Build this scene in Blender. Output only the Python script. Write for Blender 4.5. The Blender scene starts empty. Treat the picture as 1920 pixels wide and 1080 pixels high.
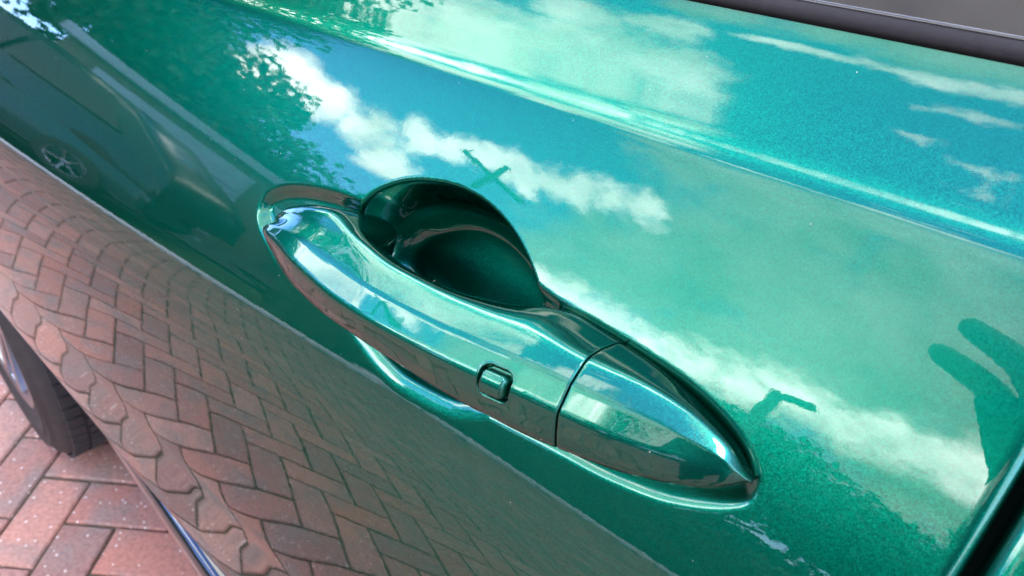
import bpy, bmesh, math, random
import numpy as np
from mathutils import Vector, Matrix
random.seed(4); rng=np.random.RandomState(11)
SC=bpy.context.scene; COL=SC.collection
# ---------- camera (world: x towards the car's rear, y into the car, z up, ground z=0)
FPX=1387.0
CAM=np.array([0.0,0.0,1.26])
_zc=np.array([.0594,.8099,.5835]); _zc/=np.linalg.norm(_zc)
_vp=np.array([-2000.,1140.,-FPX]); _d=_vp/np.linalg.norm(_vp); _d-=_zc*(_d@_zc); _d/=np.linalg.norm(_d)
RW=np.array([-_d,np.cross(_zc,-_d),_zc])     # world <- camera
def ray(u,v):
    c=np.array([u-960,540-v,-FPX]); return RW@(c/np.linalg.norm(c))
def proj(p):
    c=RW.T@(np.array(p)-CAM); return np.array([960+FPX*c[0]/-c[2],540-FPX*c[1]/-c[2]])
# ---------- door skin: section y(z) from a table of the skin's lean (degrees), anchored at the handle
AX,AY,AZ=-.15,.160,1.079
TILT=[(.20,-6),(.50,-12),(.60,-18),(.66,-13),(.70,-6),(.74,-3),(.80,-2.5),(.826,-3.2),(.842,-2.6),(.858,-.2),(.875,.6),(.91,1.5),(.95,3.5),(.985,7),(1.008,10.5),(1.016,12.5),(1.020,15.5),(1.035,19.5),
      (1.06,24),(1.09,29),(1.12,34),(1.150,37),(1.1557,40),(1.1573,58),(1.1592,60),(1.161,52),(1.163,50),(1.167,50),(1.175,46),(1.185,40),(1.194,32),(1.20,32),(1.25,35),(1.5,36)]
_zz=np.arange(.10,1.4,.0005)
_tt=np.interp(_zz,[a for a,b in TILT],[b for a,b in TILT])
_k=np.ones(7)/7; _tt=np.convolve(np.pad(_tt,3,'edge'),_k,'valid')
_yy=np.cumsum(np.tan(np.radians(_tt)))*.0005
_yy+=AY-np.interp(AZ,_zz,_yy)
def rise(z): return np.interp(z,[.5,.70,.98,1.04,1.12,1.18],[0,.03,.06,.075,.062,.050])
def zeff(x,z):
    return z-rise(z)*(x-AX)
def F(x,z):
    t=np.clip(-.30-x,0,None); t2=np.clip(x-.0,0,None)
    return np.interp(zeff(x,z),_zz,_yy)+.02*t*t+.03*t2*t2
def FN(x,z,e=.0008):
    dx=(F(x+e,z)-F(x-e,z))/(2*e); dz=(F(x,z+e)-F(x,z-e))/(2*e)
    n=np.array([dx,-1.,dz]); return n/np.linalg.norm(n)
def hit(u,v):
    r=ray(u,v); t=.02; pt=t
    while t<4:
        p=CAM+r*t
        if p[1]>F(p[0],p[2]): break
        pt=t; t+=.004
    else: return None
    a,b=pt,t
    for i in range(40):
        m=(a+b)/2; p=CAM+r*m
        if p[1]>F(p[0],p[2]): b=m
        else: a=m
    p=CAM+r*b
    return p if .1<p[2]<1.3 else None
def reflect(u,v):
    p=hit(u,v)
    if p is None: return None
    d=ray(u,v); n=FN(p[0],p[2]); r=d-2*(d@n)*n
    return p,n,r

# ---------- camera object
cd=bpy.data.cameras.new('camera'); cam=bpy.data.objects.new('camera',cd); COL.objects.link(cam)
cam.matrix_world=Matrix(((RW[0][0],RW[0][1],RW[0][2],CAM[0]),(RW[1][0],RW[1][1],RW[1][2],CAM[1]),(RW[2][0],RW[2][1],RW[2][2],CAM[2]),(0,0,0,1)))
cd.sensor_width=36; cd.lens=FPX*36/1920; cd.clip_start=.01; cd.clip_end=400
cd.dof.use_dof=True; cd.dof.focus_distance=.31; cd.dof.aperture_fstop=26*.72*1.0
SC.camera=cam
SC.view_settings.view_transform='Standard'; SC.view_settings.look='None'; SC.view_settings.gamma=1
SC.view_settings.use_curve_mapping=False
SC.view_settings.exposure=1.9
SC.cycles.max_bounces=8; SC.cycles.sample_clamp_indirect=6
# ---------- world: Nishita sky with procedural cumulus
SUN_EL,SUN_AZ=math.radians(58),math.radians(-10)     # azimuth counted from +x towards +y
W=bpy.data.worlds.new('World'); SC.world=W; W.use_nodes=True
nt=W.node_tree; nt.nodes.clear()
def N(t,tree=None,**k):
    n=(tree or nt).nodes.new(t)
    for a,b in k.items(): setattr(n,a,b)
    return n
def L(a,b,tree=None): (tree or nt).links.new(a,b)
sky=N('ShaderNodeTexSky'); sky.sky_type='NISHITA'; sky.sun_disc=False
sky.sun_elevation=SUN_EL; sky.sun_rotation=math.pi/2-SUN_AZ; sky.ozone_density=2.2; sky.air_density=1.0; sky.dust_density=.4
tc=N('ShaderNodeTexCoord'); nm=N('ShaderNodeVectorMath',operation='NORMALIZE'); L(tc.outputs['Generated'],nm.inputs[0])
def fbm(scale,detail,rough=.6,vec=None):
    n=N('ShaderNodeTexNoise'); n.inputs['Scale'].default_value=scale; n.inputs['Detail'].default_value=detail; n.inputs['Roughness'].default_value=rough
    L(vec or nm.outputs[0],n.inputs['Vector']); return n
def M(op,a,b=None,c=None,clamp=False):
    n=N('ShaderNodeMath',operation=op,use_clamp=clamp)
    for i,x in enumerate((a,b,c)):
        if x is None: continue
        if isinstance(x,(int,float)): n.inputs[i].default_value=x
        else: L(x,n.inputs[i])
    return n.outputs[0]
SKYS,C_GEN,C_DULL,C_MID,C_BRIGHT=.17,1.25,.80,1.95,3.7
wn=fbm(7,5,.62)                                    # ragged cloud edges
wsub=N('ShaderNodeVectorMath',operation='SUBTRACT'); L(wn.outputs['Color'],wsub.inputs[0]); wsub.inputs[1].default_value=(.5,.5,.5)
wsc=N('ShaderNodeVectorMath',operation='MULTIPLY_ADD'); L(wsub.outputs[0],wsc.inputs[0]); wsc.inputs[1].default_value=(.09,.09,.09); L(nm.outputs[0],wsc.inputs[2])
wn2=fbm(24,4,.6); ws2=N('ShaderNodeVectorMath',operation='SUBTRACT'); L(wn2.outputs['Color'],ws2.inputs[0]); ws2.inputs[1].default_value=(.5,.5,.5)
wc2=N('ShaderNodeVectorMath',operation='MULTIPLY_ADD'); L(ws2.outputs[0],wc2.inputs[0]); wc2.inputs[1].default_value=(.045,.045,.045); L(wsc.outputs[0],wc2.inputs[2])
DW=wc2.outputs[0]
BRIGHT=[(-.13,-.885,.43,.05),(-.05,-.88,.45,.055),(-.865,-.43,.26,.045),(-.845,-.44,.31,.055),(-.81,-.48,.33,.05),(-.77,-.53,.35,.055),(-.74,-.585,.33,.05),
 (-.725,-.56,.41,.040),(-.69,-.58,.44,.040),(-.66,-.60,.46,.038),(-.62,-.62,.475,.042),(-.585,-.635,.50,.04),(-.55,-.65,.525,.04),(-.515,-.655,.55,.04),(-.48,-.664,.57,.04)]
LOWB=[(-.58,-.76,.25,.07),(-.545,-.771,.29,.06),(-.50,-.80,.30,.07),(-.45,-.827,.31,.075),(-.40,-.85,.32,.07),(-.342,-.87,.34,.075),(-.28,-.88,.36,.07),(-.219,-.873,.40,.08),(-.15,-.88,.41,.075),(-.094,-.883,.43,.08),(0,-.87,.45,.09)]
DULL=[(-.2,-.56,.80,.13),(-.05,-.62,.78,.17),(-.33,-.62,.73,.13),(-.10,-.72,.69,.2),(-.47,-.75,.46,.13),(-.34,-.73,.60,.15),(-.17,-.80,.55,.20),(-.33,-.57,.75,.10),(-.12,-.60,.79,.14),(-.48,-.50,.72,.07),(-.44,-.57,.69,.09),
 (-.54,-.77,.37,.09),(-.3,-.87,.42,.15),(0,-.88,.42,.22),(.3,-.75,.5,.25)]
MID=[(-.87,-.02,.48,.15),(-.79,-.12,.59,.13),(-.70,-.17,.69,.12),(-.60,-.22,.77,.12),(-.51,-.22,.83,.085),(-.61,-.32,.72,.07),(-.52,-.36,.77,.06),(-.60,.06,.79,.12),(-.49,-.08,.87,.07)]
STREAK=[(-.38,-.425,.82,.026,.25),(-.25,-.435,.86,.030,.25),(-.14,-.44,.885,.036,.3),(-.19,-.335,.925,.014,.25),(-.22,-.215,.95,.010,.3),(-.15,-.185,.97,.010,.25),(-.17,-.09,.98,.008,.25)]
ZENITH=[(-.86,.03,.50,.07,.4),(-.76,.06,.64,.065,.3),(-.60,.085,.79,.06,.25),(-.45,.10,.88,.06,.25),(-.30,.105,.94,.06,.25),(-.14,.11,.98,.06,.25),(.02,.11,.99,.06,.25)]
fine=fbm(15,7,.62); finev=M('MULTIPLY_ADD',fine.outputs['Fac'],1.5,-.75)
def blobs(lst,soft0=-.18,soft1=.42,extra=None):
    f=extra
    for x,y,z,r,*an in lst:
        l=math.sqrt(x*x+y*y+z*z)
        d=N('ShaderNodeVectorMath',operation='DISTANCE')
        if an:      # long streak lying along the x direction
            k=(an[0],1,.5); q=N('ShaderNodeVectorMath',operation='MULTIPLY'); L(DW,q.inputs[0]); q.inputs[1].default_value=k
            L(q.outputs[0],d.inputs[0]); d.inputs[1].default_value=(x/l*k[0],y/l*k[1],z/l*k[2])
        else: L(DW,d.inputs[0]); d.inputs[1].default_value=(x/l,y/l,z/l)
        g=M('MULTIPLY_ADD',d.outputs['Value'],-1/max(r,.022),r/max(r,.022))
        f=g if f is None else M('MAXIMUM',f,g)
    f2=M('ADD',f,finev)
    m=N('ShaderNodeMapRange',interpolation_type='SMOOTHSTEP'); L(f2,m.inputs['Value']); m.inputs['From Min'].default_value=soft0; m.inputs['From Max'].default_value=soft1
    return m.outputs[0]
gen=fbm(2.3,6,.6)                                  # the rest of the sky, behind the photographer
sep=N('ShaderNodeSeparateXYZ'); L(nm.outputs[0],sep.inputs[0])
side=M('MULTIPLY_ADD',M('MAXIMUM',sep.outputs['Y'],sep.outputs['X']),1.6,-.55)
gf=M('ADD',M('MULTIPLY_ADD',gen.outputs['Fac'],5,-2.35),M('MINIMUM',M('MULTIPLY',side,3),0))
shade=fbm(6,6,.6)                                  # thick and thin places within a cloud
shv=N('ShaderNodeMapRange'); L(shade.outputs['Fac'],shv.inputs['Value']); shv.inputs['From Min'].default_value=.34; shv.inputs['From Max'].default_value=.68
shv.inputs['To Min'].default_value=.55; shv.inputs['To Max'].default_value=1.4
skys=N('ShaderNodeVectorMath',operation='MULTIPLY'); L(sky.outputs[0],skys.inputs[0]); skys.inputs[1].default_value=(SKYS*.78,SKYS*1.05,SKYS*1.75)
hz_=N('ShaderNodeMapRange'); L(sep.outputs['Z'],hz_.inputs['Value']); hz_.inputs['From Min'].default_value=.25; hz_.inputs['From Max'].default_value=.85
hz_.inputs['To Min'].default_value=1.4; hz_.inputs['To Max'].default_value=.88
hs_=N('ShaderNodeVectorMath',operation='SCALE'); L(skys.outputs[0],hs_.inputs[0]); L(hz_.outputs[0],hs_.inputs['Scale'])
cur=hs_.outputs[0]
for lst,rad,ex,s0,s1 in (([],C_GEN,gf,-.25,.6),(DULL,C_DULL,None,-.45,.5),(MID,C_MID,None,-.3,.55),(STREAK,C_MID*1.15,None,-.2,.6),(ZENITH,C_BRIGHT*1.3,None,-.5,.6),(LOWB,C_BRIGHT*1.5,None,-.2,1.0),(BRIGHT,C_BRIGHT,None,-.16,.55)):
    cc=N('ShaderNodeVectorMath',operation='SCALE'); cc.inputs[0].default_value=(1.0,.98,.94); L(M('MULTIPLY',shv.outputs[0],rad),cc.inputs['Scale'])
    mx=N('ShaderNodeMix',data_type='RGBA'); L(blobs(lst,s0,s1,ex),mx.inputs['Factor']); L(cur,mx.inputs['A']); L(cc.outputs[0],mx.inputs['B']); cur=mx.outputs['Result']
bg=N('ShaderNodeBackground'); bg.inputs['Strength'].default_value=1.0; L(cur,bg.inputs['Color'])
wo=N('ShaderNodeOutputWorld'); L(bg.outputs[0],wo.inputs['Surface'])
sl=bpy.data.lights.new('sun','SUN'); sl.energy=.5; sl.angle=math.radians(12); sl.color=(1,.92,.84)
so=bpy.data.objects.new('sun',sl); COL.objects.link(so)
_sd=Vector((math.cos(SUN_EL)*math.cos(SUN_AZ),math.cos(SUN_EL)*math.sin(SUN_AZ),math.sin(SUN_EL)))
so.rotation_euler=_sd.to_track_quat('Z','Y').to_euler(); so.location=_sd*30
# ---------- helpers
def tag(o,label=None,cat=None,group=None,kind=None):
    for k,v in (('label',label),('category',cat),('group',group),('kind',kind)):
        if v: o[k]=v
    return o
def empty(name,loc=(0,0,0),rz=0):
    o=bpy.data.objects.new(name,None); COL.objects.link(o); o.location=loc; o.rotation_euler=(0,0,rz); o.empty_display_size=.1; return o
def meshobj(name,v,f,mat,parent=None,smooth=True,local=False):
    me=bpy.data.meshes.new(name); me.from_pydata([tuple(map(float,p)) for p in v],[],[tuple(map(int,q)) for q in f]); me.materials.append(mat)
    me.polygons.foreach_set('use_smooth',[smooth]*len(me.polygons)); me.update()
    o=bpy.data.objects.new(name,me); COL.objects.link(o)
    if parent:
        o.parent=parent
        if not local: 
            bpy.context.view_layer.update(); o.matrix_parent_inverse=parent.matrix_world.inverted()
    return o
def bmobj(name,bm,mat,parent=None,smooth=False,local=False):
    me=bpy.data.meshes.new(name); bm.to_mesh(me); bm.free(); me.materials.append(mat)
    me.polygons.foreach_set('use_smooth',[smooth]*len(me.polygons)); me.update()
    o=bpy.data.objects.new(name,me); COL.objects.link(o)
    if parent:
        o.parent=parent
        if not local:
            bpy.context.view_layer.update(); o.matrix_parent_inverse=parent.matrix_world.inverted()
    return o
def grid_faces(nu,nv,off=0,closed=False,flip=False,keep=None):
    fs=[]
    for i in range(nu-1):
        for j in range(nv if closed else nv-1):
            j2=(j+1)%nv
            q=(off+i*nv+j,off+(i+1)*nv+j,off+(i+1)*nv+j2,off+i*nv+j2)
            if keep is not None and not all(keep[a-off] for a in q): continue
            fs.append(q[::-1] if flip else q)
    return fs
def box(bm,c,s,rz=0,tilt=0,bev=0):
    r=bmesh.ops.create_cube(bm,size=1); vs=r['verts']
    bmesh.ops.scale(bm,vec=s,verts=vs)
    if bev:
        es=list({e for v in vs for e in v.link_edges}); rr=bmesh.ops.bevel(bm,geom=es,offset=bev,segments=2,affect='EDGES'); vs=rr['verts']+[v for v in vs if v.is_valid]; vs=list(set(vs))
    if tilt: bmesh.ops.rotate(bm,cent=(0,0,0),matrix=Matrix.Rotation(tilt,3,'Y'),verts=vs)
    if rz: bmesh.ops.rotate(bm,cent=(0,0,0),matrix=Matrix.Rotation(rz,3,'Z'),verts=vs)
    bmesh.ops.translate(bm,vec=c,verts=vs)
# ---------- materials
def mat(name): 
    m=bpy.data.materials.new(name); m.use_nodes=True; t=m.node_tree; b=t.nodes['Principled BSDF']; return m,t,b
def simple(name,col,rough=.5,metal=0,coat=0,var=.0,scale=20,bump=0,bscale=80):
    m,t,b=mat(name); b.inputs['Roughness'].default_value=rough; b.inputs['Metallic'].default_value=metal; b.inputs['Coat Weight'].default_value=coat; b.inputs['Coat Roughness'].default_value=.03
    b.inputs['Base Color'].default_value=(*col,1)
    if var:
        n=N('ShaderNodeTexNoise',t); n.inputs['Scale'].default_value=scale; n.inputs['Detail'].default_value=6
        c=N('ShaderNodeTexCoord',t); L(c.outputs['Object'],n.inputs['Vector'],t)
        r=N('ShaderNodeValToRGB',t); r.color_ramp.elements[0].position=.3; r.color_ramp.elements[1].position=.7
        r.color_ramp.elements[0].color=(*[x*(1-var) for x in col],1); r.color_ramp.elements[1].color=(*[min(1,x*(1+var)) for x in col],1)
        L(n.outputs['Fac'],r.inputs['Fac'],t); L(r.outputs['Color'],b.inputs['Base Color'],t)
    if bump:
        n=N('ShaderNodeTexNoise',t); n.inputs['Scale'].default_value=bscale; n.inputs['Detail'].default_value=5
        c=N('ShaderNodeTexCoord',t); L(c.outputs['Object'],n.inputs['Vector'],t)
        u=N('ShaderNodeBump',t); u.inputs['Distance'].default_value=bump; L(n.outputs['Fac'],u.inputs['Height'],t); L(u.outputs[0],b.inputs['Normal'],t)
    return m
def paint():
    m,t,b=mat('green_metallic_paint')
    c=N('ShaderNodeTexCoord',t)
    b.inputs['Metallic'].default_value=1; b.inputs['Roughness'].default_value=.36
    b.inputs['Coat Weight'].default_value=1; b.inputs['Coat Roughness'].default_value=.012; b.inputs['Coat IOR'].default_value=1.51; b.inputs['Coat Tint'].default_value=(.6,.88,.80,1); b.inputs['Specular Tint'].default_value=(.08,.13,.12,1)
    v=N('ShaderNodeTexVoronoi',t); v.inputs['Scale'].default_value=4200; L(c.outputs['Object'],v.inputs['Vector'],t)
    s=N('ShaderNodeVectorMath',t,operation='SUBTRACT'); L(v.outputs['Color'],s.inputs[0],t); s.inputs[1].default_value=(.5,.5,.5)
    k=N('ShaderNodeVectorMath',t,operation='SCALE'); k.inputs['Scale'].default_value=.12; L(s.outputs[0],k.inputs[0],t)
    g=N('ShaderNodeNewGeometry',t); a=N('ShaderNodeVectorMath',t,operation='ADD'); L(k.outputs[0],a.inputs[0],t); L(g.outputs['Normal'],a.inputs[1],t)
    nn=N('ShaderNodeVectorMath',t,operation='NORMALIZE'); L(a.outputs[0],nn.inputs[0],t); L(nn.outputs[0],b.inputs['Normal'],t)
    # flake to flake colour: green with a little teal
    r=N('ShaderNodeValToRGB',t); r.color_ramp.elements[0].color=(.0,.120,.088,1); r.color_ramp.elements[1].color=(.003,.200,.142,1)
    sx=N('ShaderNodeSeparateColor',t); L(v.outputs['Color'],sx.inputs[0],t); L(sx.outputs[1],r.inputs['Fac'],t); L(r.outputs['Color'],b.inputs['Base Color'],t)
    # sparse dust specks sitting on the paint
    dv=N('ShaderNodeTexVoronoi',t); dv.inputs['Scale'].default_value=150; L(c.outputs['Object'],dv.inputs['Vector'],t)
    d1=N('ShaderNodeMath',t,operation='LESS_THAN'); L(dv.outputs['Distance'],d1.inputs[0],t); d1.inputs[1].default_value=.035
    ds=N('ShaderNodeSeparateColor',t); L(dv.outputs['Color'],ds.inputs[0],t); d2=N('ShaderNodeMath',t,operation='GREATER_THAN'); L(ds.outputs[0],d2.inputs[0],t); d2.inputs[1].default_value=.72
    d3=N('ShaderNodeMath',t,operation='MULTIPLY'); L(d1.outputs[0],d3.inputs[0],t); L(d2.outputs[0],d3.inputs[1],t)
    dm=N('ShaderNodeMix',t,data_type='RGBA'); L(d3.outputs[0],dm.inputs['Factor'],t); L(r.outputs['Color'],dm.inputs['A'],t); dm.inputs['B'].default_value=(.34,.33,.28,1); L(dm.outputs['Result'],b.inputs['Base Color'],t)
    di=N('ShaderNodeMath',t,operation='SUBTRACT'); di.inputs[0].default_value=1; L(d3.outputs[0],di.inputs[1],t); L(di.outputs[0],b.inputs['Metallic'],t); L(di.outputs[0],b.inputs['Coat Weight'],t)
    # orange peel in the clear coat
    n=N('ShaderNodeTexNoise',t); n.inputs['Scale'].default_value=190; n.inputs['Detail'].default_value=3; n.inputs['Roughness'].default_value=.55; L(c.outputs['Object'],n.inputs['Vector'],t)
    u=N('ShaderNodeBump',t); u.inputs['Distance'].default_value=.000010; u.inputs['Strength'].default_value=1; L(n.outputs['Fac'],u.inputs['Height'],t); L(u.outputs[0],b.inputs['Coat Normal'],t)
    return m
PAINT=paint()
RUBBER=simple('black_rubber_trim',(.017,.014,.015),.65,var=.15,scale=300,bump=.0001,bscale=900)
GLOSSB=simple('gloss_black_trim',(.012,.012,.014),.12,coat=1)
TYRE=simple('tyre_rubber',(.026,.021,.019),.7,var=.25,scale=40,bump=.0006,bscale=300)
ALLOY=simple('alloy_silver',(.30,.30,.32),.3,metal=1)
DARK=simple('dark_cavity',(.012,.014,.014),.5)
GLASS=simple('tinted_window_glass',(.018,.016,.018),.04); GLASS.node_tree.nodes['Principled BSDF'].inputs['Specular IOR Level'].default_value=.42
RUBBER.node_tree.nodes['Principled BSDF'].inputs['Specular IOR Level'].default_value=.3
# ---------- door handle frame and the measured edges of the handle
_r=math.atan(.075); _n=FN(AX,AZ)
HA=np.array([math.cos(_r),0,math.sin(_r)]); HA-=_n*(HA@_n); HA/=np.linalg.norm(HA)
HO=_n; HW=np.cross(HO,HA); HW*=np.sign(HW[2]); HP=np.array([AX,AY,AZ])
def solve(u,v,H):
    r=ray(u,v); h=.02
    for i in range(60):
        P=HP+HO*h; t=((P-CAM)@HO)/(r@HO); q=CAM+r*t-HP; s=q@HA; h=.5*h+.5*H(s)
    return s,q@HW,h
S0,S1=-.142,.119
def hE(s):
    return np.interp((s-S0)/(S1-S0),[0,.05,.12,.25,.45,.6,.72,.82,.92,.97,1],[.010,.019,.026,.033,.035,.033,.030,.025,.016,.010,.004])
pxE=[(500,432),(520,462),(560,505),(620,560),(700,608),(760,640),(890,705),(960,735),(1035,772),(1150,825),(1250,862),(1340,885),(1400,902)]
pxB=[(497,438),(508,470),(530,515),(600,588),(700,655),(800,720),(900,777),(1000,827),(1045,845),(1150,885),(1230,905),(1300,918),(1370,917),(1402,907)]
pxT=[(500,410),(530,388),(580,380),(640,392),(662,425),(740,490),(850,545),(960,572),(1040,575),(1147,635),(1230,690),(1300,750),(1370,825),(1403,890)]
pxR=[(500,420),(540,405),(600,415),(660,450),(740,506),(860,562),(1020,630),(1110,675),(1200,712),(1300,768),(1370,835),(1402,895)]
def curve(px,H):
    a=np.array([solve(u,v,H) for u,v in px]); return a
hB=lambda s: hE(s)-np.interp((s-S0)/(S1-S0),[0,.1,.8,1],[.002,.007,.007,.002])
hR=lambda s: hE(s)-np.interp((s-S0)/(S1-S0),[0,.1,.3,.6,.9,1],[.000,.005,.0085,.0085,.005,.0005])
hT=lambda s: hE(s)-np.interp((s-S0)/(S1-S0),[0,.1,.3,.5,.7,.76,.9,1],[.002,.008,.013,.014,.020,.024,.015,.003])

# ================= THE CAR =================
car=tag(empty('car',(-.2,1.0,0)),'glossy metallic green car filling the photo, seen close along its door','car')
def hitpoly(px):
    o=[]
    for u,v in px:
        p=hit(u,v); o.append((p[0],zeff(p[0],p[2])))
    return np.array(o)
def smooth_closed(P,n=240):
    P=np.array(P); m=len(P); out=[]
    k=n//m
    for i in range(m):
        a,b,c,d=P[i-1],P[i],P[(i+1)%m],P[(i+2)%m]
        for j in range(k):
            t=j/k; out.append(.5*((2*b)+(-a+c)*t+(2*a-5*b+4*c-d)*t*t+(-a+3*b-3*c+d)*t**3))
    return np.array(out)
cup_px=[(688,378),(715,360),(755,347),(800,346),(850,356),(900,382),(940,420),(968,462),(990,510),(1002,552),
        (1003,610),(990,680),(960,745),(915,783),(880,786),(840,779),(795,758),(745,728),(705,690),(675,650),(650,612),(628,560),(622,490),(645,425)]
pad_px=[(672,378),(610,358),(548,350),(507,360),(488,384),(486,415),(500,450),(540,510),(640,600),(760,690),(900,770),(1040,842),(1110,880),(1165,905),
        (1245,934),(1330,947),(1392,943),(1412,922),(1414,890),(1398,840),(1350,775),(1280,712),(1180,645),(1100,598),(1040,562),(990,525),(900,470),(760,410)]
CUP=smooth_closed(hitpoly(cup_px)); PAD=smooth_closed(hitpoly(pad_px),280)
def sdf(P,X,Z):
    # signed distance, positive inside
    x=X.ravel(); z=Z.ravel(); d=np.full(x.shape,1e9); ins=np.zeros(x.shape,bool); n=len(P)
    for i in range(n):
        a=P[i]; b=P[(i+1)%n]; ab=b-a; l=ab@ab+1e-18
        t=np.clip(((x-a[0])*ab[0]+(z-a[1])*ab[1])/l,0,1)
        d=np.minimum(d,(x-a[0]-t*ab[0])**2+(z-a[1]-t*ab[1])**2)
        c=((a[1]>z)!=(b[1]>z)); 
        if abs(ab[1])>1e-12: ins^=c&(x<(b[0]-a[0])*(z-a[1])/ab[1]+a[0])
    d=np.sqrt(d); return np.where(ins,d,-d).reshape(X.shape)
def sstep(e0,e1,x):
    t=np.clip((x-e0)/(e1-e0),0,1); return t*t*(3-2*t)
def zfrom(x,ze):
    z=ze+rise(ze)*(x-AX)
    for _ in range(6): z=ze+rise(z)*(x-AX)
    return z
def door_skin(xs,zs,detail=True):
    X,ZE=np.meshgrid(xs,zs,indexing='ij'); Z=zfrom(X,ZE); Y=F(X,Z)
    # outward normal of the plain skin
    e=.001; dx=(F(X+e,Z)-F(X-e,Z))/(2*e); dz=(F(X,Z+e)-F(X,Z-e))/(2*e); l=np.sqrt(1+dx*dx+dz*dz)
    NX,NY,NZ=dx/l,-1/l,dz/l
    D=np.zeros_like(X)
    if detail:
        m=(X>CUP[:,0].min()-.12)&(X<.02)&(ZE>1.0)&(ZE<1.155)
        sp=sdf(PAD,X[m],ZE[m]); sc=sdf(CUP,X[m],ZE[m])
        # pad: a shallow gutter pressed round the handle; cup: finger scoop behind it
        up_=sstep(1.070,1.088,ZE[m]); dp=up_*.0042*sstep(-.0014,.0046,sp)+(1-up_)*.0030*sstep(-.0020,.0070,sp)
        w=.016; q=np.clip((sc+.0022)/w,0,1); soft=sstep(0,.28,q)
        du=.037*np.sqrt(np.clip(1-(1-q)**2,0,1))*soft
        u_=np.clip(sc+.0015,0,None); dl=.46*(np.sqrt(u_*u_+.0040**2)-.0040)+4.0*np.clip(u_-.010,0,None)      # gentle lower ramp
        k_=sstep(1.060,1.082,ZE[m]); dc=du*k_+np.minimum(dl,.037)*(1-k_)
        d=np.maximum(dp,dc)+.25*np.minimum(dp,dc)
        D[m]=d
        SCf=np.full_like(D,-1.); SCf[m]=sc; B_=D.copy(); kk_=np.ones(7)/7     # fair the floor of the scoop
        for _ in range(5):
            B_=np.apply_along_axis(lambda a_:np.convolve(np.pad(a_,3,'edge'),kk_,'valid'),0,B_)
            B_=np.apply_along_axis(lambda a_:np.convolve(np.pad(a_,3,'edge'),kk_,'valid'),1,B_)
        k2=sstep(.004,.011,SCf); D=D*(1-k2)+B_*k2
    return X-NX*D,Y-NY*D,Z-NZ*D
def lin(a,b,s): return list(np.arange(a,b-.3*s,s))
XD=lin(-1.0,-.32,.006)+lin(-.32,-.302,.002)+lin(-.302,-.018,.00072)+lin(-.018,.0165,.0015)
ZD=lin(.585,1.0,.004)+lin(1.0,1.026,.0015)+lin(1.026,1.145,.00072)+lin(1.145,1.150,.001)+lin(1.150,1.170,.0006)+lin(1.170,1.194,.002)
XD=np.array(XD); ZD=np.array(ZD)
def grid_obj(name,xs,zs,detail,edges,parent):
    X,Y,Z=door_skin(xs,zs,detail)
    P=np.stack([X,Y,Z],-1)
    # turn the edges in with a 4 mm radius (rear, front, bottom)
    def roll(Pe,dirv,r=.0045,n=6,depth=.018):
        rows=[]
        for k in range(1,n+1):
            a=k/n*math.pi/2; rows.append(Pe+dirv*r*math.sin(a)+np.array([0,1,0])*r*(1-math.cos(a)))
        rows.append(rows[-1]+np.array([0,depth,0])); return rows
    if 'rear' in edges: P=np.concatenate([P,np.stack(roll(P[-1],np.array([1,0,0])))],0)
    if 'front' in edges: P=np.concatenate([np.stack(roll(P[0],np.array([-1,0,0])))[::-1],P],0)
    if 'bottom' in edges: P=np.concatenate([np.stack(roll(P[:,0],np.array([0,0,-1])),1)[:,::-1],P],1)
    nu,nv=P.shape[:2]
    return meshobj(name,P.reshape(-1,3),grid_faces(nu,nv),PAINT,parent)
door=grid_obj('door',XD,ZD,True,('rear','front','bottom'),car)
tag(door,'front door with a pressed scoop behind its handle')
XR=np.array(lin(.0275,.06,.0015)+lin(.06,1.0,.02)); ZR=np.array(lin(.585,1.0,.008)+lin(1.0,1.15,.004)+lin(1.150,1.170,.0008)+lin(1.17,1.194,.002))
grid_obj('door',XR,ZR,False,('rear','front','bottom'),car)
# fender with its wheel arch
XF=np.array(lin(-2.0,-1.008,.012)); ZF=np.array(lin(.40,1.15,.008)+lin(1.150,1.170,.001)+lin(1.17,1.194,.003))
X,Y,Z=door_skin(XF,ZF,False)
WC=np.array([-1.42,.345])
keep=(((X-WC[0])**2+(Z-WC[1])**2)>.385**2).ravel()
meshobj('fender',np.stack([X,Y,Z],-1).reshape(-1,3),grid_faces(len(XF),len(ZF),keep=keep),PAINT,car)
# dark liner behind the shut lines and inside the arch
def strip(name,xs,sec,mat,parent,closed=False,cap=False):
    # sec(x)-> list of (ze, out) points, out = distance proud of the skin
    V=[];n=None
    for x in xs:
        pts=sec(x); n=len(pts)
        for ze,o in pts:
            z=float(zfrom(x,ze)); y=float(F(x,z)); nn=FN(x,z); V.append(np.array([x,y,z])+nn*o)
    fs=grid_faces(len(xs),n,closed=closed)
    if cap: fs+= [tuple(range(n))[::1], tuple(range((len(xs)-1)*n,len(xs)*n))[::-1]]
    return meshobj(name,V,fs,mat,parent)
bm=bmesh.new(); box(bm,(.022,.265,.85),(.06,.02,.6)); bmobj('door_frame',bm,DARK,car); bm=bmesh.new(); box(bm,(-1.004,.30,.82),(.10,.02,.5)); bmobj('door_frame',bm,DARK,car)
XT=np.arange(-1.9,1.0,.02)
# belt trim: matt rubber strip with a lip, then a groove and the glass
strip('window_trim',XT,lambda x:[(1.1925,-.004),(1.1925,.0010),(1.1930,.0022),(1.1964,.0026),(1.1972,.0020),(1.1974,-.003)],RUBBER,car)
strip('window_seal',XT,lambda x:[(1.1972,-.003),(1.1976,.0002),(1.1988,.0004),(1.1994,-.0012)],GLOSSB,car)
gl=strip('window_glass',XT[XT>-1.0],lambda x:[(z,-.0008) for z in np.arange(1.1992,1.62,.03)],GLASS,car)
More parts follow.
